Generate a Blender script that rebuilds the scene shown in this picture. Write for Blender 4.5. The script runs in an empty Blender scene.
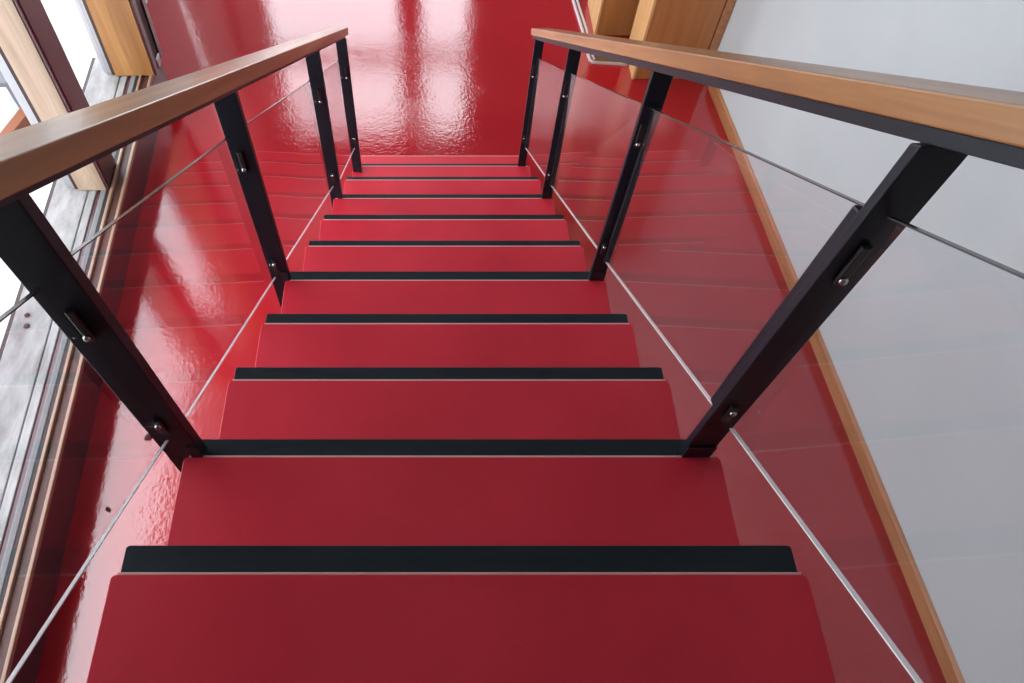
import bpy, bmesh, math, random
from mathutils import Vector, Matrix, noise
random.seed(7)
C = bpy.context.scene.collection
PI = math.pi

# ---------------------------------------------------------------- materials
def new_mat(name):
    m = bpy.data.materials.new(name); m.use_nodes = True
    nt = m.node_tree; nt.nodes.clear()
    out = nt.nodes.new('ShaderNodeOutputMaterial')
    return m, nt, out

def principled(name, col, rough=.5, metal=0., spec=.5, coat=0., coat_rough=.05, coat_ior=1.5, ior=1.5):
    m, nt, out = new_mat(name)
    b = nt.nodes.new('ShaderNodeBsdfPrincipled')
    b.inputs['Base Color'].default_value = (*col, 1)
    b.inputs['Roughness'].default_value = rough
    b.inputs['Metallic'].default_value = metal
    b.inputs['IOR'].default_value = ior
    b.inputs['Coat Weight'].default_value = coat
    b.inputs['Coat Roughness'].default_value = coat_rough
    b.inputs['Coat IOR'].default_value = coat_ior
    nt.links.new(b.outputs[0], out.inputs[0])
    return m, nt, b

def add_noise(nt, scale, detail=4, rough=.5, stretch=(1, 1, 1), rot=(0, 0, 0), dist=0.):
    tc = nt.nodes.new('ShaderNodeTexCoord'); mp = nt.nodes.new('ShaderNodeMapping')
    mp.inputs['Scale'].default_value = stretch; mp.inputs['Rotation'].default_value = rot
    n = nt.nodes.new('ShaderNodeTexNoise'); n.inputs['Scale'].default_value = scale
    n.inputs['Detail'].default_value = detail; n.inputs['Roughness'].default_value = rough
    n.inputs['Distortion'].default_value = dist
    nt.links.new(tc.outputs['Object'], mp.inputs[0]); nt.links.new(mp.outputs[0], n.inputs['Vector'])
    return n

def ramp(nt, src, stops):
    r = nt.nodes.new('ShaderNodeValToRGB')
    el = r.color_ramp.elements
    while len(el) < len(stops): el.new(.5)
    for e, (p, c) in zip(el, stops):
        e.position = p; e.color = (*c, 1) if len(c) == 3 else c
    nt.links.new(src, r.inputs[0])
    return r

def bump(nt, b, src, strength, dist=.002, slot='Normal', prev=None):
    n = nt.nodes.new('ShaderNodeBump'); n.inputs['Strength'].default_value = strength
    n.inputs['Distance'].default_value = dist
    nt.links.new(src, n.inputs['Height'])
    if prev is not None: nt.links.new(prev.outputs[0], n.inputs['Normal'])
    if b is not None: nt.links.new(n.outputs[0], b.inputs[slot])
    return n

M = {}
# glossy red poured floor with an orange peel surface
m, nt, b = principled('red_floor', (.52, .012, .024), rough=.42, coat=1., coat_rough=.06, coat_ior=1.86)
b.inputs['Specular IOR Level'].default_value = 0
n = add_noise(nt, 1.1, 3); r = ramp(nt, n.outputs[0], [(.3, (.39, .006, .014)), (.7, (.46, .009, .019))])
nt.links.new(r.outputs[0], b.inputs['Base Color'])
n1 = add_noise(nt, 55, 2); n2 = add_noise(nt, 4, 2)
bp1 = bump(nt, None, n1.outputs[0], .34, .0024); bp2 = bump(nt, b, n2.outputs[0], .12, .014, 'Coat Normal', bp1)
# worn matt patches in the varnish
n3 = add_noise(nt, 2.6, 5, .65); r3 = ramp(nt, n3.outputs[0], [(.45, (.05,)*3), (.75, (.15,)*3)])
nt.links.new(r3.outputs[0], b.inputs['Coat Roughness'])
M['floor'] = m
# red linoleum on the treads
m, nt, b = principled('red_tread', (.36, .022, .040), rough=.38, ior=1.42)
n = add_noise(nt, 3, 4); r = ramp(nt, n.outputs[0], [(.3, (.60, .022, .042)), (.7, (.74, .032, .058))])
nt.links.new(r.outputs[0], b.inputs['Base Color'])
n1 = add_noise(nt, 160, 3); bump(nt, b, n1.outputs[0], .25, .0012)
n4 = add_noise(nt, 5, 3); r4 = ramp(nt, n4.outputs[0], [(.3, (.33,)*3), (.7, (.46,)*3)]); nt.links.new(r4.outputs[0], b.inputs['Roughness'])
M['tread'] = m
M['tread_highlight'] = principled('tread_highlight', (.85, .50, .48), rough=.3)[0]  # pale colour stands in for light caught on the rounded tread edge
# grooved dark nosing
m, nt, b = principled('nosing', (.010, .018, .024), rough=.45, ior=1.35)
tc = nt.nodes.new('ShaderNodeTexCoord'); w = nt.nodes.new('ShaderNodeTexWave'); w.bands_direction = 'Y'
w.inputs['Scale'].default_value = 90; w.inputs['Distortion'].default_value = .15
nt.links.new(tc.outputs['Object'], w.inputs[0]); bump(nt, b, w.outputs['Fac'], .2, .0008)
M['nosing'] = m
m, nt, b = principled('black_steel', (.005, .011, .018), rough=.40, ior=1.38)
n = add_noise(nt, 90, 2); bump(nt, b, n.outputs[0], .12, .001); M['steel'] = m
M['steel_grey'] = principled('grey_steel', (.012, .015, .021), rough=.45, ior=1.4)[0]
M['bolt'] = principled('bolt_steel', (.62, .60, .58), rough=.25, metal=1.)[0]
M['clamp'] = principled('clamp_steel', (.018, .015, .015), rough=.35)[0]

def wood(name, c0, c1, c2, axis='Y', rough=.4, scale=6, coat=.3, pitch=0.):
    m, nt, b = principled(name, c1, rough=rough, coat=coat, coat_rough=.25)
    st = {'Y': (9, .5, 9), 'Z': (9, 9, .5), 'X': (.5, 9, 9)}[axis]
    n = add_noise(nt, scale, 5, .6, st, dist=.4)
    n2 = add_noise(nt, scale * 5, 3, .6, st)
    for q in (n, n2):
        if pitch:                      # turn the grain so that it runs along a sloping board
            mp = q.inputs['Vector'].links[0].from_node; src = mp.inputs[0].links[0].from_socket
            pre = nt.nodes.new('ShaderNodeMapping'); pre.inputs['Rotation'].default_value = (pitch, 0, 0)
            nt.links.new(src, pre.inputs[0]); nt.links.new(pre.outputs[0], mp.inputs[0])
    r = ramp(nt, n.outputs[0], [(.28, c0), (.5, c1), (.72, c2)])
    nt.links.new(r.outputs[0], b.inputs['Base Color'])
    bump(nt, b, n2.outputs[0], .12, .001)
    return m
M['rail_wood'] = wood('handrail_wood', (.22, .088, .026), (.35, .152, .046), (.48, .235, .085), 'Y', .36, 3, .35, .575)
M['cab_wood'] = wood('cabinet_wood', (.33, .115, .030), (.42, .16, .045), (.50, .21, .07), 'Z', .45, 1.6)
M['cab_edge'] = wood('cabinet_edge', (.62, .34, .13), (.72, .42, .17), (.78, .50, .24), 'Z', .45, 2)
M['base_wood'] = wood('baseboard_wood', (.34, .135, .05), (.44, .19, .075), (.52, .24, .10), 'Y', .5, 3)
M['jamb_wood'] = wood('jamb_wood', (.29, .195, .125), (.37, .265, .18), (.43, .32, .225), 'Z', .5, 2)
M['jamb_orange'] = wood('jamb_orange', (.26, .10, .022), (.34, .15, .04), (.42, .21, .065), 'Z', .5, 2)
M['track_wood'] = wood('track_wood', (.26, .145, .095), (.34, .20, .135), (.40, .25, .17), 'Y', .5, 4)
M['dark_track'] = principled('dark_track', (.075, .028, .020), rough=.5)[0]
m, nt, b = principled('maroon_paint', (.060, .014, .022), rough=.35, coat=.4, coat_rough=.2)
n = add_noise(nt, 5, 4); r = ramp(nt, n.outputs[0], [(.3, (.05, .011, .018)), (.7, (.075, .018, .028))]); nt.links.new(r.outputs[0], b.inputs['Base Color'])
M['maroon'] = m
M['black_gap'] = principled('black_gasket', (.008, .008, .009), rough=.6)[0]
m, nt, b = principled('aluminium', (.42, .43, .45), rough=.4, metal=.6)
M['alu'] = m
M['white_frame'] = principled('white_frame', (.20, .20, .205), rough=.85, ior=1.3)[0]
m, nt, b = principled('weathered_ledge', (.2, .2, .2), rough=.8)
n = add_noise(nt, 9, 8, .65, (1, .35, 1)); r = ramp(nt, n.outputs[0], [(.3, (.15, .148, .148)), (.5, (.27, .27, .27)), (.72, (.42, .42, .42))])
nt.links.new(r.outputs[0], b.inputs['Base Color']); bump(nt, b, n.outputs[0], .5, .004); M['ledge'] = m
m, nt, b = principled('wall_plaster', (.74, .745, .75), rough=.75)
n = add_noise(nt, 2.2, 4); r = ramp(nt, n.outputs[0], [(.3, (.54, .60, .61)), (.7, (.58, .64, .65))]); nt.links.new(r.outputs[0], b.inputs['Base Color'])
n1 = add_noise(nt, 120, 3); bump(nt, b, n1.outputs[0], .08, .001); M['wall'] = m
m, nt, b = principled('ceiling_paint', (.42, .43, .44), rough=.9); M['ceiling'] = m
m, nt, b = principled('dark_wall', (.20, .17, .16), rough=.9); M['dark_wall'] = m
m, nt, b = principled('brown_mat', (.17, .085, .018), rough=.9)
n = add_noise(nt, 60, 4); bump(nt, b, n.outputs[0], .5, .004); M['mat'] = m
M['bright_metal'] = principled('bright_metal', (.75, .70, .70), rough=.3, metal=.5)[0]
m, nt, b = principled('pale_paving', (.34, .34, .34), rough=.85)
n = add_noise(nt, 2.5, 6, .6); r = ramp(nt, n.outputs[0], [(.3, (.40, .41, .42)), (.5, (.60, .60, .60)), (.7, (.70, .70, .69))]); nt.links.new(r.outputs[0], b.inputs['Base Color']); M['paving'] = m
M['pale_slat'] = principled('pale_slat', (.11, .12, .135), rough=.7)[0]
M['terracotta'] = principled('terracotta', (.22, .075, .035), rough=.8)[0]
M['leaf'] = principled('dry_leaf', (.05, .022, .018), rough=.8)[0]
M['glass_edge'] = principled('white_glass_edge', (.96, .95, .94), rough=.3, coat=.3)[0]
M['glass_top'] = principled('grey_glass_edge', (.07, .06, .065), rough=.2)[0]

def glass_mat(name, tint, mult, haze):
    m, nt, out = new_mat(name)
    tr = nt.nodes.new('ShaderNodeBsdfTransparent'); tr.inputs[0].default_value = (*tint, 1)
    gl = nt.nodes.new('ShaderNodeBsdfGlossy'); gl.inputs[0].default_value = (.95, .95, .95, 1); gl.inputs['Roughness'].default_value = .015
    fr = nt.nodes.new('ShaderNodeFresnel'); fr.inputs[0].default_value = 1.5
    ge = nt.nodes.new('ShaderNodeNewGeometry')
    s = nt.nodes.new('ShaderNodeMath'); s.operation = 'SUBTRACT'; s.inputs[0].default_value = 1; nt.links.new(ge.outputs['Backfacing'], s.inputs[1])
    mu = nt.nodes.new('ShaderNodeMath'); mu.operation = 'MULTIPLY'; nt.links.new(fr.outputs[0], mu.inputs[0]); nt.links.new(s.outputs[0], mu.inputs[1])
    mk = nt.nodes.new('ShaderNodeMath'); mk.operation = 'MULTIPLY'; mk.use_clamp = True; mk.inputs[1].default_value = mult; nt.links.new(mu.outputs[0], mk.inputs[0])
    mx = nt.nodes.new('ShaderNodeMixShader'); nt.links.new(mk.outputs[0], mx.inputs[0])
    if haze > 0:
        df = nt.nodes.new('ShaderNodeBsdfDiffuse'); df.inputs[0].default_value = (.75, .72, .78, 1)
        mh = nt.nodes.new('ShaderNodeMixShader'); mh.inputs[0].default_value = haze
        nt.links.new(tr.outputs[0], mh.inputs[1]); nt.links.new(df.outputs[0], mh.inputs[2]); nt.links.new(mh.outputs[0], mx.inputs[1])
    else: nt.links.new(tr.outputs[0], mx.inputs[1])
    nt.links.new(gl.outputs[0], mx.inputs[2]); nt.links.new(mx.outputs[0], out.inputs[0])
    return m
M['glass'] = glass_mat('balustrade_glass', (.955, .955, .965), .72, .006)
M['pane'] = glass_mat('window_glass', (.985, .985, .985), 1.0, 0)

# ---------------------------------------------------------------- mesh helpers
def hexa(bm, p, mi=0):
    """p: 8 corners, bottom ring 0-3 then top ring 4-7"""
    v = [bm.verts.new(q) for q in p]
    for f in ((3, 2, 1, 0), (4, 5, 6, 7), (0, 1, 5, 4), (1, 2, 6, 5), (2, 3, 7, 6), (3, 0, 4, 7)):
        bm.faces.new([v[i] for i in f]).material_index = mi

def box(bm, x0, x1, y0, y1, z0, z1, mi=0):
    hexa(bm, [(x0, y0, z0), (x1, y0, z0), (x1, y1, z0), (x0, y1, z0), (x0, y0, z1), (x1, y0, z1), (x1, y1, z1), (x0, y1, z1)], mi)

def cyl(bm, c, axis, r, h, n=20, dome=0.):
    """disc-ended cylinder from c along axis"""
    a = Vector(axis).normalized(); u = a.orthogonal().normalized(); w = a.cross(u)
    rings = [(0, r), (h, r)] + ([(h + dome * .6, r * .75), (h + dome, r * .3)] if dome else [])
    vs = []
    for t, q in rings:
        vs.append([bm.verts.new(Vector(c) + a * t + (u * math.cos(2 * PI * i / n) + w * math.sin(2 * PI * i / n)) * q) for i in range(n)])
    for A, B in zip(vs, vs[1:]):
        for i in range(n): bm.faces.new((A[i], A[(i + 1) % n], B[(i + 1) % n], B[i]))
    bm.faces.new(vs[-1]); bm.faces.new(vs[0][::-1])

def obj(name, bm, mats, parent=None, bevel=0., seg=2, smooth=False):
    bmesh.ops.recalc_face_normals(bm, faces=bm.faces[:])
    me = bpy.data.meshes.new(name); bm.to_mesh(me); bm.free()
    o = bpy.data.objects.new(name, me); C.objects.link(o)
    for mm in (mats if isinstance(mats, (list, tuple)) else [mats]): me.materials.append(M[mm])
    if smooth:
        for p in me.polygons: p.use_smooth = True
    if bevel:
        md = o.modifiers.new('bevel', 'BEVEL'); md.width = bevel; md.segments = seg; md.limit_method = 'ANGLE'; md.angle_limit = math.radians(40)
    if parent is not None:
        o.parent = parent
        o.matrix_parent_inverse = Matrix.Translation(-world_loc(parent))
    return o

def world_loc(o):
    return Vector(o.get('_w', (0, 0, 0)))

def thing(name, label, cat, loc, group=None):
    o = bpy.data.objects.new(name, None); C.objects.link(o); o.location = loc; o['_w'] = loc
    o.empty_display_size = .1
    o['label'] = label; o['category'] = cat
    if group: o['group'] = group
    return o

def tag(o, label, cat, group=None):
    o['label'] = label; o['category'] = cat
    if group: o['group'] = group
    return o

def struct(o, label=None):
    o['kind'] = 'structure'
    if label: o['label'] = label
    return o

FZ = -2.30
CEIL = 1.75
Y0, Y1 = -3.4, 7.3

# ---------------------------------------------------------------- room shell
def xw(y, u=0.): return -1.745 - .05 * y - u          # left wall line, u = distance outward
YE = 3.99                                              # the window wall steps outward beyond this column
def xr(y): return 1.935 - .0644 * (y - 3.958)          # right wall line

def lbox(bm, u0, u1, y0, y1, z0, z1, mi=0):            # box following the left wall line
    hexa(bm, [(xw(y0, u1), y0, z0), (xw(y0, u0), y0, z0), (xw(y1, u0), y1, z0), (xw(y1, u1), y1, z0),
              (xw(y0, u1), y0, z1), (xw(y0, u0), y0, z1), (xw(y1, u0), y1, z1), (xw(y1, u1), y1, z1)], mi)

def cbox(bm, u0, u1, y0, y1, z0, z1, mi=0, lean=.045):   # the glazing and its columns lean in very slightly
    a, b = lean * (z0 - FZ - .24), lean * (z1 - FZ - .24)
    hexa(bm, [(xw(y0, u1) + a, y0, z0), (xw(y0, u0) + a, y0, z0), (xw(y1, u0) + a, y1, z0), (xw(y1, u1) + a, y1, z0),
              (xw(y0, u1) + b, y0, z1), (xw(y0, u0) + b, y0, z1), (xw(y1, u0) + b, y1, z1), (xw(y1, u1) + b, y1, z1)], mi)
bm = bmesh.new()
hexa(bm, [(xw(Y0), Y0, FZ - .12), (xr(Y0), Y0, FZ - .12), (xr(YE), YE, FZ - .12), (xw(YE), YE, FZ - .12),
          (xw(Y0), Y0, FZ), (xr(Y0), Y0, FZ), (xr(YE), YE, FZ), (xw(YE), YE, FZ)])
hexa(bm, [(xw(YE, .32), YE, FZ - .12), (xr(YE), YE, FZ - .12), (xr(Y1), Y1, FZ - .12), (xw(Y1, .32), Y1, FZ - .12),
          (xw(YE, .32), YE, FZ), (xr(YE), YE, FZ), (xr(Y1), Y1, FZ), (xw(Y1, .32), Y1, FZ)])
bmesh.ops.remove_doubles(bm, verts=bm.verts[:], dist=1e-5)
struct(obj('floor', bm, 'floor'), 'glossy red floor of the room at the foot of the stairs')

bm = bmesh.new(); box(bm, -2.95, 2.6, Y0 - .1, Y1 + .1, CEIL, CEIL + .12)
struct(obj('ceiling', bm, 'ceiling'))

bm = bmesh.new()
hexa(bm, [(xr(Y0), Y0, FZ - .12), (xr(Y0) + .15, Y0, FZ - .12), (xr(Y1) + .15, Y1, FZ - .12), (xr(Y1), Y1, FZ - .12),
          (xr(Y0), Y0, CEIL), (xr(Y0) + .15, Y0, CEIL), (xr(Y1) + .15, Y1, CEIL), (xr(Y1), Y1, CEIL)])
struct(obj('wall_right', bm, 'wall'), 'smooth pale grey-white plastered wall on the right')

bm = bmesh.new()
ya, yb = Y0 + .01, 3.93
hexa(bm, [(xr(ya) - .016, ya, FZ), (xr(ya), ya, FZ), (xr(yb), yb, FZ), (xr(yb) - .016, yb, FZ),
          (xr(ya) - .016, ya, FZ + .085), (xr(ya), ya, FZ + .10), (xr(yb), yb, FZ + .10), (xr(yb) - .016, yb, FZ + .085)])
struct(obj('baseboard_right', bm, 'base_wood', bevel=.004), 'thin orange-brown wooden skirting along the white wall')

bm = bmesh.new(); box(bm, -2.0, 2.6, Y0 - .12, Y0, FZ - .12, CEIL)
struct(obj('wall_back', bm, 'dark_wall'))

# far wall with tall window openings (seen as bright reflections in the floor)
yF = Y1
WIN = [(-2.02, -.42), (-.22, .40)]
wz0, wzt, wz1 = FZ + .25, FZ + 2.28, FZ + 3.55
bm = bmesh.new()
box(bm, -2.95, 2.6, yF, yF + .14, FZ - .12, wz0); box(bm, -2.95, 2.6, yF, yF + .14, wz1, CEIL)
xs = [-2.95, WIN[0][0], WIN[0][1], WIN[1][0], WIN[1][1], 2.6]
for i in (0, 2, 4): box(bm, xs[i], xs[i + 1], yF, yF + .14, wz0, wz1)
struct(obj('wall_far', bm, 'dark_wall'))
for i, (a, b_) in enumerate(WIN):
    bm = bmesh.new()
    box(bm, a, a + .04, yF + .02, yF + .10, wz0, wz1); box(bm, b_ - .04, b_, yF + .02, yF + .10, wz0, wz1)
    box(bm, a + .04, b_ - .04, yF + .02, yF + .10, wz0, wz0 + .05); box(bm, a + .04, b_ - .04, yF + .02, yF + .10, wz1 - .05, wz1)
    box(bm, a + .04, b_ - .04, yF + .02, yF + .10, wzt - .07, wzt + .07)
    w_ = struct(obj('window_%d' % (i + 3), bm, 'maroon'))
    bm = bmesh.new(); box(bm, a + .04, b_ - .04, yF + .055, yF + .063, wz0 + .05, wz1 - .05)
    struct(obj('window_pane', bm, 'pane', w_))

# left window wall: low maroon wall, tracks, frame and ledge
YB = -.45
HEAD_ = FZ + 3.449
LT = FZ + .24            # top of the low wall
bm = bmesh.new()
lbox(bm, 0, .17, YB, YE, FZ - .12, LT - .012)
struct(obj('wall_left', bm, 'maroon', bevel=.006), 'low dark maroon wall under the left windows')
bm = bmesh.new(); lbox(bm, 0, .30, Y0, YB - .001, FZ - .12, CEIL)
struct(obj('wall_left_unseen', bm, 'dark_wall'))  # unseen solid wall, added to keep daylight off the near end
bm = bmesh.new(); lbox(bm, .315, .36, 5.60, Y1, FZ - .12, FZ + .03)
struct(obj('trim_12', bm, 'maroon', bevel=.006))
bm = bmesh.new(); lbox(bm, .315, .36, YE, 5.595, FZ - .12, HEAD_)
struct(obj('wall_left_far', bm, 'wall'))
HEAD = FZ + 3.45
bm = bmesh.new(); lbox(bm, .3, .5, YE, Y1, HEAD, CEIL)
struct(obj('wall_left_far_upper', bm, 'dark_wall'))
bm = bmesh.new()
for yy in (5.62, Y1 - .08): lbox(bm, .315, .36, yy, yy + .08, FZ + .03, HEAD)
struct(obj('window_2', bm, 'maroon'))
bm = bmesh.new(); lbox(bm, -.02, .30, YB, YE, HEAD, CEIL)
struct(obj('wall_left_upper', bm, 'dark_wall'))
bm = bmesh.new(); lbox(bm, -.003, .016, YB, YE, LT - .014, LT + .012)
struct(obj('trim_1', bm, 'track_wood', bevel=.004), 'inner tan wooden track rail along the window wall')
bm = bmesh.new(); lbox(bm, .066, .084, YB, YE, LT - .014, LT + .014)
struct(obj('trim_2', bm, 'track_wood', bevel=.004), 'outer tan wooden track rail along the window wall')
bm = bmesh.new(); lbox(bm, .017, .065, YB, YE, LT - .013, LT - .004)
struct(obj('trim_3', bm, 'dark_track'), 'dark brown groove between the two wooden track rails')
bm = bmesh.new(); lbox(bm, .085, .108, YB, YE, LT - .013, LT + .002)
struct(obj('trim_4', bm, 'black_gap'))
bm = bmesh.new(); lbox(bm, .109, .140, YB, YE, LT - .013, LT + .004)
struct(obj('trim_5', bm, 'white_frame', bevel=.003), 'white bottom frame of the windows')
bm = bmesh.new()
lbox(bm, .172, .215, YB, YE, FZ - .12, LT - .006); lbox(bm, .215, .225, YB, YE, FZ - .12, LT - .015)
lbox(bm, .225, .43, YB, YE, FZ - .12, LT - .008)
bmesh.ops.subdivide_edges(bm, edges=[e for e in bm.edges if e.calc_length() > 3], cuts=60)
struct(obj('trim_6', bm, 'ledge', bevel=.006), 'weathered grey stone ledge outside the windows')
bm = bmesh.new(); lbox(bm, .44, .465, YB, YE, FZ - .10, LT - .03)
struct(obj('trim_7', bm, 'black_gap'), 'dark line at the outer edge of the ledge')

# window columns.  A: tan reveal + maroon face.  B: orange reveal + maroon face with black slot
def column(n, y, d, u_in, u_out, reveal, slot, lab):
    bm = bmesh.new(); z0, z1 = LT + .004, HEAD
    cbox(bm, u_in + .012, u_out, y, y + d - .012, z0, z1)
    o = struct(obj('trim_%d' % n, bm, reveal, bevel=.003), lab)
    bm = bmesh.new()
    if slot:
        cbox(bm, u_in - .004, u_in + .010, y + .004, y + d * .26, z0, z1); cbox(bm, u_in - .004, u_in + .010, y + d * .74, y + d, z0, z1)
    else:
        cbox(bm, u_in - .004, u_in + .010, y + .004, y + d, z0, z1); cbox(bm, u_in - .008, u_in - .0045, y + .018, y + .026, z0, z1)
    struct(obj('column_cladding', bm, 'maroon', o, bevel=.002))
    if slot:
        bm = bmesh.new(); cbox(bm, u_in + .006, u_in + .011, y + d * .26, y + d * .74, z0, z1); struct(obj('column_slot', bm, 'black_gap', o))
        bm = bmesh.new(); cbox(bm, u_in - .012, u_in + .005, y + d * .30, y + d * .62, z0, z0 + .07); struct(obj('foot_plate', bm, 'alu', o, bevel=.006))
    bm = bmesh.new(); cbox(bm, u_out + .001, u_out + .026, y + .012, y + d - .02, z0, z1); struct(obj('gasket', bm, 'black_gap', o))
    bm = bmesh.new(); cbox(bm, u_out + .027, u_out + .05, y + .02, y + d - .03, z0, z1); cbox(bm, u_out + .054, u_out + .085, y + .03, y + d - .03, z0, z1)
    struct(obj('frame_profile', bm, 'alu', o, bevel=.003))
column(8, 2.715, .22, .092, .27, 'jamb_wood', False, 'window column with pale tan reveal and dark maroon face')
column(9, 3.755, .24, -.03, .245, 'jamb_orange', True, 'window column with orange wood reveal and maroon slotted face')
column(10, 1.2 - 1.55, .13, .092, .27, 'jamb_wood', False, None)
# small dark bits lying on the weathered ledge
k = 0
for (u, yy, r_) in ((.36, 1.83, .014), (.345, 1.76, .016)):
    bm = bmesh.new()
    bmesh.ops.create_icosphere(bm, subdivisions=2, radius=r_)
    for v in bm.verts:
        v.co.z *= .35; v.co += v.co.normalized() * .004 * noise.noise(v.co * 140 + Vector((k, 0, 0))); v.co += Vector((xw(yy, u), yy, LT - .002))
    tag(obj('pebble', bm, 'leaf', smooth=True), ['small dark pebble on the grey window ledge, farther of two', 'small dark pebble on the grey window ledge, nearer of two'][k], 'pebble', 'dark pebbles on the window ledge')
    k += 1
# window panes of the left wall
edges = [(-.22, 2.715), (2.937, 3.755)]
bm = bmesh.new()
for a, b_ in edges: cbox(bm, .125, .133, a + .001, b_ - .001, LT + .006, HEAD - .002)
struct(obj('window_1', bm, 'pane'), 'row of tall window panes along the left wall')

# upper landing behind the camera
bm = bmesh.new(); box(bm, -1.70, 2.10, Y0, -.56, .14, .36)
struct(obj('floor_upper', bm, 'dark_wall'))

# ---------------------------------------------------------------- outside
bm = bmesh.new(); box(bm, -14, xw(0, .48) - .12, -8, 14, FZ - .25, FZ - .13)
struct(obj('ground', bm, 'paving'), 'bright pale paving outside the left windows')
BX = .34
b_t = thing('bench', 'pale grey slatted bench on the paving outside the left window', 'bench', (-3.5 + BX, 4.05, FZ - .13))
for i in range(4):
    bm = bmesh.new(); box(bm, BX - 3.75 + .13 * i, BX - 3.66 + .13 * i, 3.74, 4.38, FZ + .17, FZ + .20)
    obj('slat', bm, 'pale_slat', b_t, bevel=.004)
for yy in (3.80, 4.25):
    for (x0, x1) in ((-3.72, -3.66), (-3.34, -3.28)):
        bm = bmesh.new(); box(bm, BX + x0, BX + x1, yy, yy + .06, FZ - .13, FZ + .1695); obj('leg', bm, 'pale_slat', b_t, bevel=.004)
    bm = bmesh.new(); box(bm, BX - 3.6595, BX - 3.3405, yy + .005, yy + .055, FZ + .11, FZ + .1695); obj('crossbar', bm, 'pale_slat', b_t, bevel=.004)
pl = thing('planter', 'small orange terracotta planter on the paving outside the left window', 'planter', (-2.93, 3.5, FZ - .13))
bm = bmesh.new()
hexa(bm, [(-2.99, 3.40, FZ - .13), (-2.95, 3.38, FZ - .13), (-2.88, 3.66, FZ - .13), (-2.92, 3.68, FZ - .13),
          (-3.00, 3.38, FZ - .01), (-2.94, 3.36, FZ - .01), (-2.86, 3.68, FZ - .01), (-2.92, 3.70, FZ - .01)])
obj('planter_body', bm, 'terracotta', pl, bevel=.008)
bm = bmesh.new()
P4 = [(-3.01, 3.37), (-2.93, 3.35), (-2.85, 3.69), (-2.93, 3.71)]
hexa(bm, [(*p, FZ - .009) for p in P4] + [(*p, FZ + .012) for p in P4])
obj('planter_rim', bm, 'terracotta', pl, bevel=.006)

# ---------------------------------------------------------------- staircase
#        y       z       xl      xr     strip depth
ST = [(.0061, -.0042, -.5055, .5118, .046), (.2596, -.1783, -.4993, .4985, .042), (.5158, -.3544, -.4993, .4985, .042),
      (.7896, -.5424, -.5001, .5011, .042), (1.0837, -.7445, -.5050, .5080, .046), (1.3969, -.9597, -.5038, .5090, .038),
      (1.7162, -1.1791, -.5047, .5150, .040), (2.0446, -1.4046, -.5051, .5210, .039), (2.4042, -1.6517, -.5052, .5204, .036),
      (2.7375, -1.8806, -.5036, .5165, .032), (3.0248, -2.0781, -.5000, .5200, 0)]
stair = thing('staircase', 'straight open staircase of red treads with dark grooved nosings', 'staircase', (0, 3.0, FZ))
def rounded_plate(x0, x1, y0, y1, z0, z1, r, n=5):
    bm = bmesh.new(); pts = [(x0, y0), (x1, y0)]
    for i in range(n + 1):
        a = i / n * PI / 2; pts.append((x1 - r + r * math.cos(a), y1 - r + r * math.sin(a)))
    for i in range(n + 1):
        a = PI / 2 + i / n * PI / 2; pts.append((x0 + r + r * math.cos(a), y1 - r + r * math.sin(a)))
    lo = [bm.verts.new((x, y, z0)) for x, y in pts]; hi = [bm.verts.new((x, y, z1)) for x, y in pts]
    bm.faces.new(hi); bm.faces.new(lo[::-1])
    for i in range(len(pts)): j = (i + 1) % len(pts); bm.faces.new((lo[i], lo[j], hi[j], hi[i]))
    return bm
allst = [(-.254, .176, -.5055, .51, .046)] + ST
for i, (y, z, xl, xr_, sd) in enumerate(allst):
    prev = allst[i - 1][0] if i else y - .26
    yb = prev - .035
    t = obj('tread', rounded_plate(xl, xr_, yb, y, z - .030, z, .007), 'tread', stair, bevel=.0016)
    # thin pale strip, its colour painting in the highlight along the rounded front edge
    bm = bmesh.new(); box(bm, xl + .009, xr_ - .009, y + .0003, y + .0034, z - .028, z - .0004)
    obj('edge_highlight', bm, 'tread_highlight', t)
    if sd:
        bm = rounded_plate(xl + .007, xr_ - .007, y + .003, y + sd, z - .050, z - .0125, .006)
        obj('nosing_strip', bm, 'nosing', t, bevel=.0014)
    # steel tray under each board
    bm = bmesh.new(); box(bm, -.40, .40, yb + .04, y - .01, z - .046, z - .0305)
    for s in (-1, 1): box(bm, s * .425 - .02, s * .425 + .02, yb + .05, y - .02, z - .075, z - .0305)
    obj('tread_bracket', bm, 'steel', t)
for s in (-1, 1):
    bm = bmesh.new(); x0, x1 = s * .425 - .012, s * .425 + .012
    sl = -.687
    def zz(y): return sl * y - .255
    ya, yb = -.5, 2.80
    hexa(bm, [(x0, ya, zz(ya) - .20), (x1, ya, zz(ya) - .20), (x1, yb, zz(yb) - .11), (x0, yb, zz(yb) - .11),
              (x0, ya, zz(ya)), (x1, ya, zz(ya)), (x1, yb, zz(yb)), (x0, yb, zz(yb))])
    box(bm, x0 - .01, x1 + .01, 2.70, 2.86, FZ, -2.10)
    obj('stringer', bm, 'steel', stair, bevel=.003)

# ---------------------------------------------------------------- balustrades
PR = {'R': dict(rail=(.43, .51), top=(.812, -.662), wood=.037, bar=.020, end=2.80,
                posts=[(1, .426, .479, .455), (4, .454, .502, .480), (7, .467, .514, .492), (9, .447, .4915, .470)]),
      'L': dict(rail=(-.515, -.438), top=(.733, -.631), wood=.040, bar=.014, end=2.735,
                posts=[(1, -.533, -.463, -.507), (4, -.548, -.490, -.522), (7, -.519, -.464, -.493), (9, -.499, -.449, -.475)])}
CAMP = Vector((-.033, -.24, 1.05)); PIT = math.radians(58.54); FPX = 703.8; PX, PY = 434.6, 341.5
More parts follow.
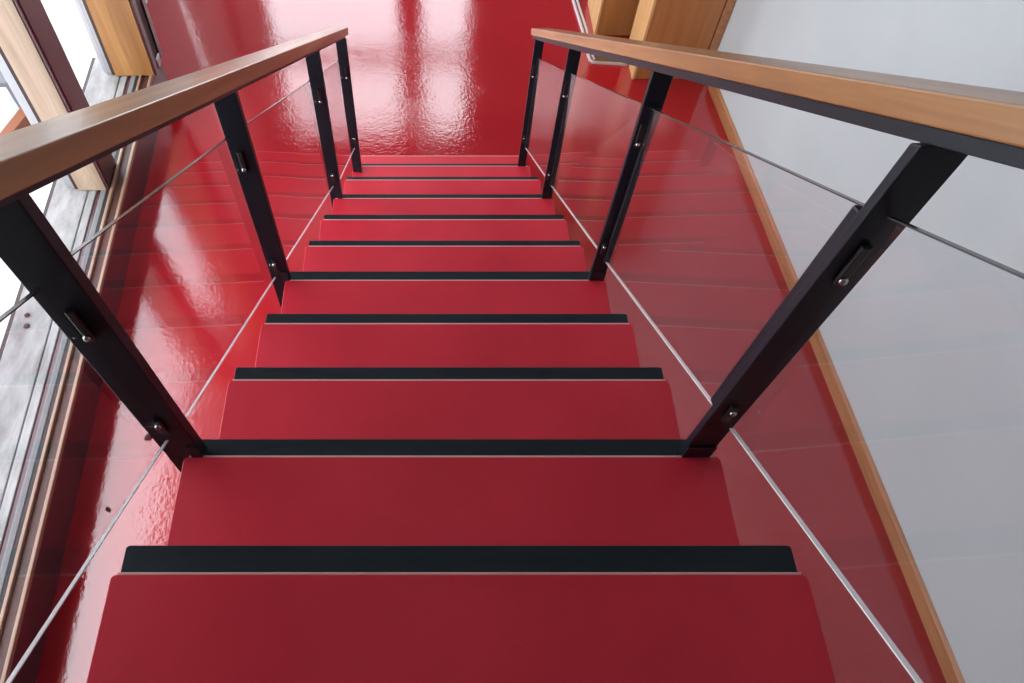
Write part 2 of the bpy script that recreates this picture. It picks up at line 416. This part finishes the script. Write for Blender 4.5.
# glass corners per bay: upper end top (x, z), upper end bottom, lower end top, lower end bottom
GL = {'R': [((.450, 1.032), (.475, .513), (.450, .481), (.475, -.053)), ((.462, .450), (.462, -.060), (.474, -.073), (.487, -.646)),
            ((.480, -.101), (.480, -.656), (.484, -.715), (.500, -1.318)), ((.494, -.749), (.494, -1.331), (.468, -1.163), (.476, -1.741))],
      'L': [((-.513, .857), (-.507, .477), (-.513, .353), (-.507, -.104)), ((-.510, .351), (-.510, -.141), (-.536, -.158), (-.534, -.729)),
            ((-.533, -.171), (-.533, -.746), (-.505, -.742), (-.498, -1.325)), ((-.501, -.758), (-.501, -1.385), (-.484, -1.130), (-.474, -1.696))]}
NAMES = {'R': 'beside the white wall', 'L': 'on the window side'}
for side in 'LR':
    P = PR[side]; sgn = 1 if side == 'R' else -1
    x0, x1 = P['rail']; a, s_ = P['top']
    bal = thing('balustrade', {'L': 'glass balustrade on the window side with dark brown wooden handrail', 'R': 'glass balustrade beside the white wall with light wooden handrail'}[side], 'balustrade', (P['posts'][2][3], 2.05, -1.41), 'stair balustrades')
    ya, ye = -.75, P['end']
    n = Vector((0, -s_, 1)).normalized(); d = Vector((0, 1, s_)).normalized()
    def pt(x, y, off):               # point on the rail's top line, off = depth below, measured square to the rail
        return Vector((x, y, a + s_ * y)) - n * off
    cs = math.cos(math.atan(s_))
    def bar(xa, xb, o0, o1, y_s, y_e):
        bm = bmesh.new()
        hexa(bm, [pt(xa, y_s, o1), pt(xb, y_s, o1), pt(xb, y_e, o1), pt(xa, y_e, o1), pt(xa, y_s, o0), pt(xb, y_s, o0), pt(xb, y_e, o0), pt(xa, y_e, o0)])
        return bm
    wo = P['wood'] * cs; bo = P['bar'] * cs
    obj('handrail', bar(x0, x1, 0, wo, ya, ye), 'rail_wood', bal, bevel=.0025)
    obj('rail_bar', bar(x0 + .006, x1 - .014, wo + .0006, wo + bo, ya, ye - .008), 'steel', bal, bevel=.001)
    zr = lambda y: a + s_ * y - (P['wood'] + P['bar'])
    spots = [(None, P['posts'][0][1], P['posts'][0][2], P['posts'][0][3])] + list(P['posts'])
    py = []
    for (k_, xa, xb, xg) in spots:
        if k_ is None: yn, zb = -.60, .36
        else: yn, zb = ST[k_][0] + .004, ST[k_][1] - .0125
        if k_ == 9: yn = min(yn, P['end'] - .045)
        py.append((yn, xg))
        bm = bmesh.new()
        th = .015 if side == 'R' else .021
        # T section: flat flange towards the climber with a web behind it
        def vbar(xa_, xb_, y_a, y_b, z_b):
            hexa(bm, [(xa_, y_a, z_b), (xb_, y_a, z_b), (xb_, y_b, z_b), (xa_, y_b, z_b), (xa_, y_a, zr(y_a)), (xb_, y_a, zr(y_a)), (xb_, y_b, zr(y_b)), (xa_, y_b, zr(y_b))])
        vbar(xa, xb, yn, yn + th, zb)
        post = obj('post', bm, 'steel', bal, bevel=.002)
        bm = bmesh.new(); vbar(xg - .010, xg + .010, yn + th, yn + th + .010, zb); (obj('post_web', bm, 'steel', post) if side == 'R' else bm.free())
        if side == 'L' and k_ is not None and xa < -.507:      # the outer strip of the left posts runs down past the tread
            bm = bmesh.new(); box(bm, xa, -.5075, yn, yn + th, zb - (.15 if k_ < 7 else .06), zb - .0003); obj('post_tail', bm, 'steel', post)
        inner = (xa, xa + .014) if side == 'R' else (xb - .014, xb)
        bm = bmesh.new(); box(bm, xa + .0005, xb - (.0005), yn - .004, yn - .0003, zb + .0003, zb + .055) if side == 'R' else box(bm, xb - .022, xb - .0005, yn - .004, yn - .0003, zb + .0003, zb + .055)
        obj('base_plate', bm, 'steel_grey', post, bevel=.001)
        gi = (0, 0, 1, 2, 3)[len(py) - 1]; zt, zb_ = GL[side][gi][2][1], GL[side][gi][3][1]; xg = (GL[side][gi][2][0] + GL[side][gi][3][0]) / 2
        if k_ in (4, 7, 9) and side == 'R':      # slim channel in front of the post that holds the glass end
            bm = bmesh.new(); box(bm, xg - .001, xg + .013, yn - .016, yn - .0005, zb_, zt + .006); obj('glass_channel', bm, 'steel_grey', post, bevel=.0015)
        if k_ is not None:
            # upper and lower glass clamps with their bolts
            for (c0, c1, bz) in ((zt - .045, zt - .115, zt - .104), (zb_ + .085, zb_ + .035, zb_ + .070)):
                bm = bmesh.new(); box(bm, xg - .019 if side == 'R' else xg + .006, xg - .006 if side == 'R' else xg + .019, yn - .007, yn - .0003, c1, c0)
                cl = obj('glass_clamp', bm, 'clamp', post, bevel=.002)
                bm = bmesh.new(); cyl(bm, (xg - sgn * .0125, yn - .007, bz), (0, -1, .15), .0055, .003, 16, .003); obj('bolt', bm, 'bolt', cl, smooth=True)
    # glass panels with their edges
    for i in range(len(py)):
        if i + 1 >= len(py): break
        ys, ye_ = py[i][0] + (.036 if side == 'R' else .026), py[i + 1][0] - .002
        (xt0, t0), (xb0, b0), (xt1, t1), (xb1, b1) = GL[side][i]
        h = .0032
        bm = bmesh.new()
        hexa(bm, [(xb0 - h, ys, b0), (xb0 + h, ys, b0), (xb1 + h, ye_, b1), (xb1 - h, ye_, b1), (xt0 - h, ys, t0), (xt0 + h, ys, t0), (xt1 + h, ye_, t1), (xt1 - h, ye_, t1)])
        g = obj('glass_panel', bm, 'glass', bal)
        hb = .0034 if side == 'R' else .0026
        bm = bmesh.new()
        hexa(bm, [(xb0 - hb, ys, b0 - .0030), (xb0 + hb, ys, b0 - .0030), (xb1 + hb, ye_, b1 - .0030), (xb1 - hb, ye_, b1 - .0030), (xb0 - hb, ys, b0 - .0003), (xb0 + hb, ys, b0 - .0003), (xb1 + hb, ye_, b1 - .0003), (xb1 - hb, ye_, b1 - .0003)])
        e = obj('bottom_edge', bm, 'glass_edge', g); e['label'] = 'bright white lower edge of the glass'
        bm = bmesh.new()
        hexa(bm, [(xt0 - h, ys, t0 + .0003), (xt0 + h, ys, t0 + .0003), (xt1 + h, ye_, t1 + .0003), (xt1 - h, ye_, t1 + .0003), (xt0 - h, ys, t0 + .0025), (xt0 + h, ys, t0 + .0025), (xt1 + h, ye_, t1 + .0025), (xt1 - h, ye_, t1 + .0025)])
        e = obj('top_edge', bm, 'glass_top', g); e['label'] = 'thin dark upper edge of the glass'
        if i == 1 and side == 'R':     # black channel holding the upper end of this panel behind the post
            bm = bmesh.new(); yc = py[i][0] + .026
            hexa(bm, [(xb0 - .009, yc, b0), (xb0 + .009, yc, b0), (xb0 + .009, ys + .024, b0 - .004), (xb0 - .009, ys + .024, b0 - .004),
                      (xt0 - .009, yc, t0 - .004), (xt0 + .009, yc, t0 - .004), (xt0 + .009, ys + .024, t0 - .014), (xt0 - .009, ys + .024, t0 - .014)])
            obj('edge_channel', bm, 'steel', g, bevel=.004)

# ---------------------------------------------------------------- wooden cabinets at the top right, mat
def cabinet(lab, xa, xb, ya, yb, h, post_w, rot=0.):
    t = thing('cabinet', lab, 'cabinet', ((xa + xb) / 2, (ya + yb) / 2, FZ), 'wooden cabinets by the white wall')
    z0, z1 = FZ, FZ + h
    bm = bmesh.new(); box(bm, xa + .018, xb - post_w, ya + .020, yb, z0, z1 - .02); obj('carcass', bm, 'cab_wood', t)
    bm = bmesh.new(); box(bm, xa, xa + .0175, ya, yb, z0, z1); obj('side_panel', bm, 'cab_edge', t, bevel=.002)['label'] = 'pale yellow side panel'
    bm = bmesh.new(); box(bm, xa + .019, xb - post_w - .003, ya + .002, ya + .0195, z0 + .004, z1 - .024)
    dr = obj('door', bm, 'cab_wood', t, bevel=.002)
    bm = bmesh.new(); cyl(bm, (xa + .06, ya + .002, FZ + 1.05), (0, -1, 0), .012, .016, 20, .006); obj('knob', bm, 'bright_metal', dr, smooth=True)
    bm = bmesh.new(); box(bm, xa - .01, xb - .03, ya - .008, yb, z1 + .0005, z1 + .025); obj('cabinet_top', bm, 'cab_wood', t, bevel=.003)
    if post_w:
        bm = bmesh.new(); box(bm, xb - post_w + .004, xb, ya, ya + .03, z0, z1); obj('end_post', bm, 'base_wood', t, bevel=.002)
    return t
cabinet('wooden cabinet set against the end of the white wall', 1.392, 1.926, 4.03, 4.34, 2.1, .062)
cabinet('wooden cabinet behind the metal-edged mat with pale yellow side', 1.178, 1.72, 4.531, 4.95, 2.1, 0)
mt = thing('door_mat', 'brown mat in a bright metal frame on the red floor by the cabinets', 'mat', (1.35, 4.3, FZ))
bm = bmesh.new()
pts = [(1.135, 4.222), (1.38, 4.197), (1.38, 4.50), (1.125, 4.50)]
hexa(bm, [(x, y, FZ + .001) for x, y in pts] + [(x, y, FZ + .012) for x, y in pts]); obj('mat_pile', bm, 'mat', mt)
def strip(path, w_, z0, z1):
    bm = bmesh.new(); L = []; n = len(path)
    for i, p in enumerate(path):
        p = Vector(p); d0 = (p - Vector(path[i - 1])).normalized() if i else None; d1 = (Vector(path[i + 1]) - p).normalized() if i + 1 < n else None
        d_ = ((d0 or d1) + (d1 or d0)).normalized(); nn = Vector((-d_.y, d_.x)) * w_ / 2
        L.append([bm.verts.new((q.x, q.y, z)) for q, z in ((p + nn, z0), (p - nn, z0), (p - nn, z1), (p + nn, z1))])
    for A, B in zip(L, L[1:]):
        for i in range(4): bm.faces.new((A[i], A[(i + 1) % 4], B[(i + 1) % 4], B[i]))
    bm.faces.new(L[0][::-1]); bm.faces.new(L[-1]); return bm
pth = [(1.062, 5.30), (1.062, 4.99), (1.095, 4.60), (1.105, 4.30), (1.112, 4.235), (1.13, 4.212), (1.17, 4.205), (1.38, 4.186)]
obj('mat_frame', strip(pth, .016, FZ, FZ + .018), 'bright_metal', mt, bevel=.003)
obj('mat_frame_lip', strip([(x + .032, y + (.028 if i > 4 else 0)) for i, (x, y) in enumerate(pth[:5])], .014, FZ, FZ + .016), 'bright_metal', mt, bevel=.003)

# dry leaf scraps on the floor by the left balustrade
k = 0
for (x, y, a_, ln) in ((-1.504, 1.233, .7, .05), (-1.621, .85, -.9, .035)):
    bm = bmesh.new(); vs = []
    N = 10
    for i in range(N + 1):
        t = i / N; w_ = .28 * math.sin(PI * t) ** .8 * ln
        vs.append([bm.verts.new((ln * (t - .5), s2 * w_, .0035 + .006 * abs(s2) + .004 * math.sin(5 * t))) for s2 in (-1, 0, 1)])
    for A, B in zip(vs, vs[1:]):
        for i in range(2): bm.faces.new((A[i], A[i + 1], B[i + 1], B[i]))
    bmesh.ops.remove_doubles(bm, verts=bm.verts[:], dist=1e-5)
    bmesh.ops.rotate(bm, verts=bm.verts, cent=(0, 0, 0), matrix=Matrix.Rotation(a_, 3, 'Z')); bmesh.ops.translate(bm, verts=bm.verts, vec=(x, y, FZ - .001))
    o = tag(obj('dry_leaf', bm, 'leaf', smooth=True), ['tiny dark dry leaf on the red floor by the nearest left post', 'tiny dark dry leaf on the red floor nearer the camera'][k], 'leaf', 'leaf scraps on the red floor')
    md = o.modifiers.new('thick', 'SOLIDIFY'); md.thickness = .0012
    k += 1

# ---------------------------------------------------------------- light
w = bpy.data.worlds.new('sky'); bpy.context.scene.world = w; w.use_nodes = True
nt = w.node_tree; bg = nt.nodes['Background']
tc = nt.nodes.new('ShaderNodeTexCoord'); mp = nt.nodes.new('ShaderNodeMapping'); mp.inputs['Scale'].default_value = (1, 1, 2)
nz = nt.nodes.new('ShaderNodeTexNoise'); nz.inputs['Scale'].default_value = 2; nz.inputs['Detail'].default_value = 3
nt.links.new(tc.outputs['Generated'], mp.inputs[0]); nt.links.new(mp.outputs[0], nz.inputs['Vector'])
rr = ramp(nt, nz.outputs[0], [(.3, (.84, .92, 1.0)), (.7, (.94, .97, 1))]); nt.links.new(rr.outputs[0], bg.inputs[0])
bg.inputs[1].default_value = 5.5

def portal(name, loc, sx, sy, rot):
    l = bpy.data.lights.new(name, 'AREA'); l.shape = 'RECTANGLE'; l.size = sx; l.size_y = sy
    l.cycles.is_portal = True
    o = bpy.data.objects.new(name, l); C.objects.link(o); o.location = loc; o.rotation_euler = rot
zc = (LT + HEAD) / 2
portal('window_daylight', (xw(1.95, .55), 1.95, zc), HEAD - LT, Y1 - Y0, (0, -PI / 2, -.05 * 0))
portal('window_daylight', ((WIN[0][0] + WIN[1][1]) / 2, yF + .2, (wz0 + wz1) / 2), WIN[1][1] - WIN[0][0], wz1 - wz0, (-PI / 2, 0, 0))

# ---------------------------------------------------------------- camera
cam = bpy.data.cameras.new('camera'); co = bpy.data.objects.new('camera', cam); C.objects.link(co)
co.location = CAMP; co.rotation_euler = (PI / 2 - PIT, 0, 0)
cam.sensor_width = 36; cam.sensor_fit = 'HORIZONTAL'; cam.lens = 36 * FPX / 1024
cam.shift_x = (512 - PX) / 1024; cam.shift_y = (PY - 341.5) / 1024
cam.clip_start = .02; cam.clip_end = 100
sc = bpy.context.scene; sc.camera = co
sc.view_settings.view_transform = 'Standard'; sc.view_settings.look = 'None'; sc.view_settings.gamma = 1
sc.view_settings.use_curve_mapping = False
sc.view_settings.exposure = 0.18
sc.cycles.max_bounces = 10; sc.cycles.transparent_max_bounces = 16; sc.cycles.diffuse_bounces = 5
for o in bpy.data.objects:
    if '_w' in o: del o['_w']
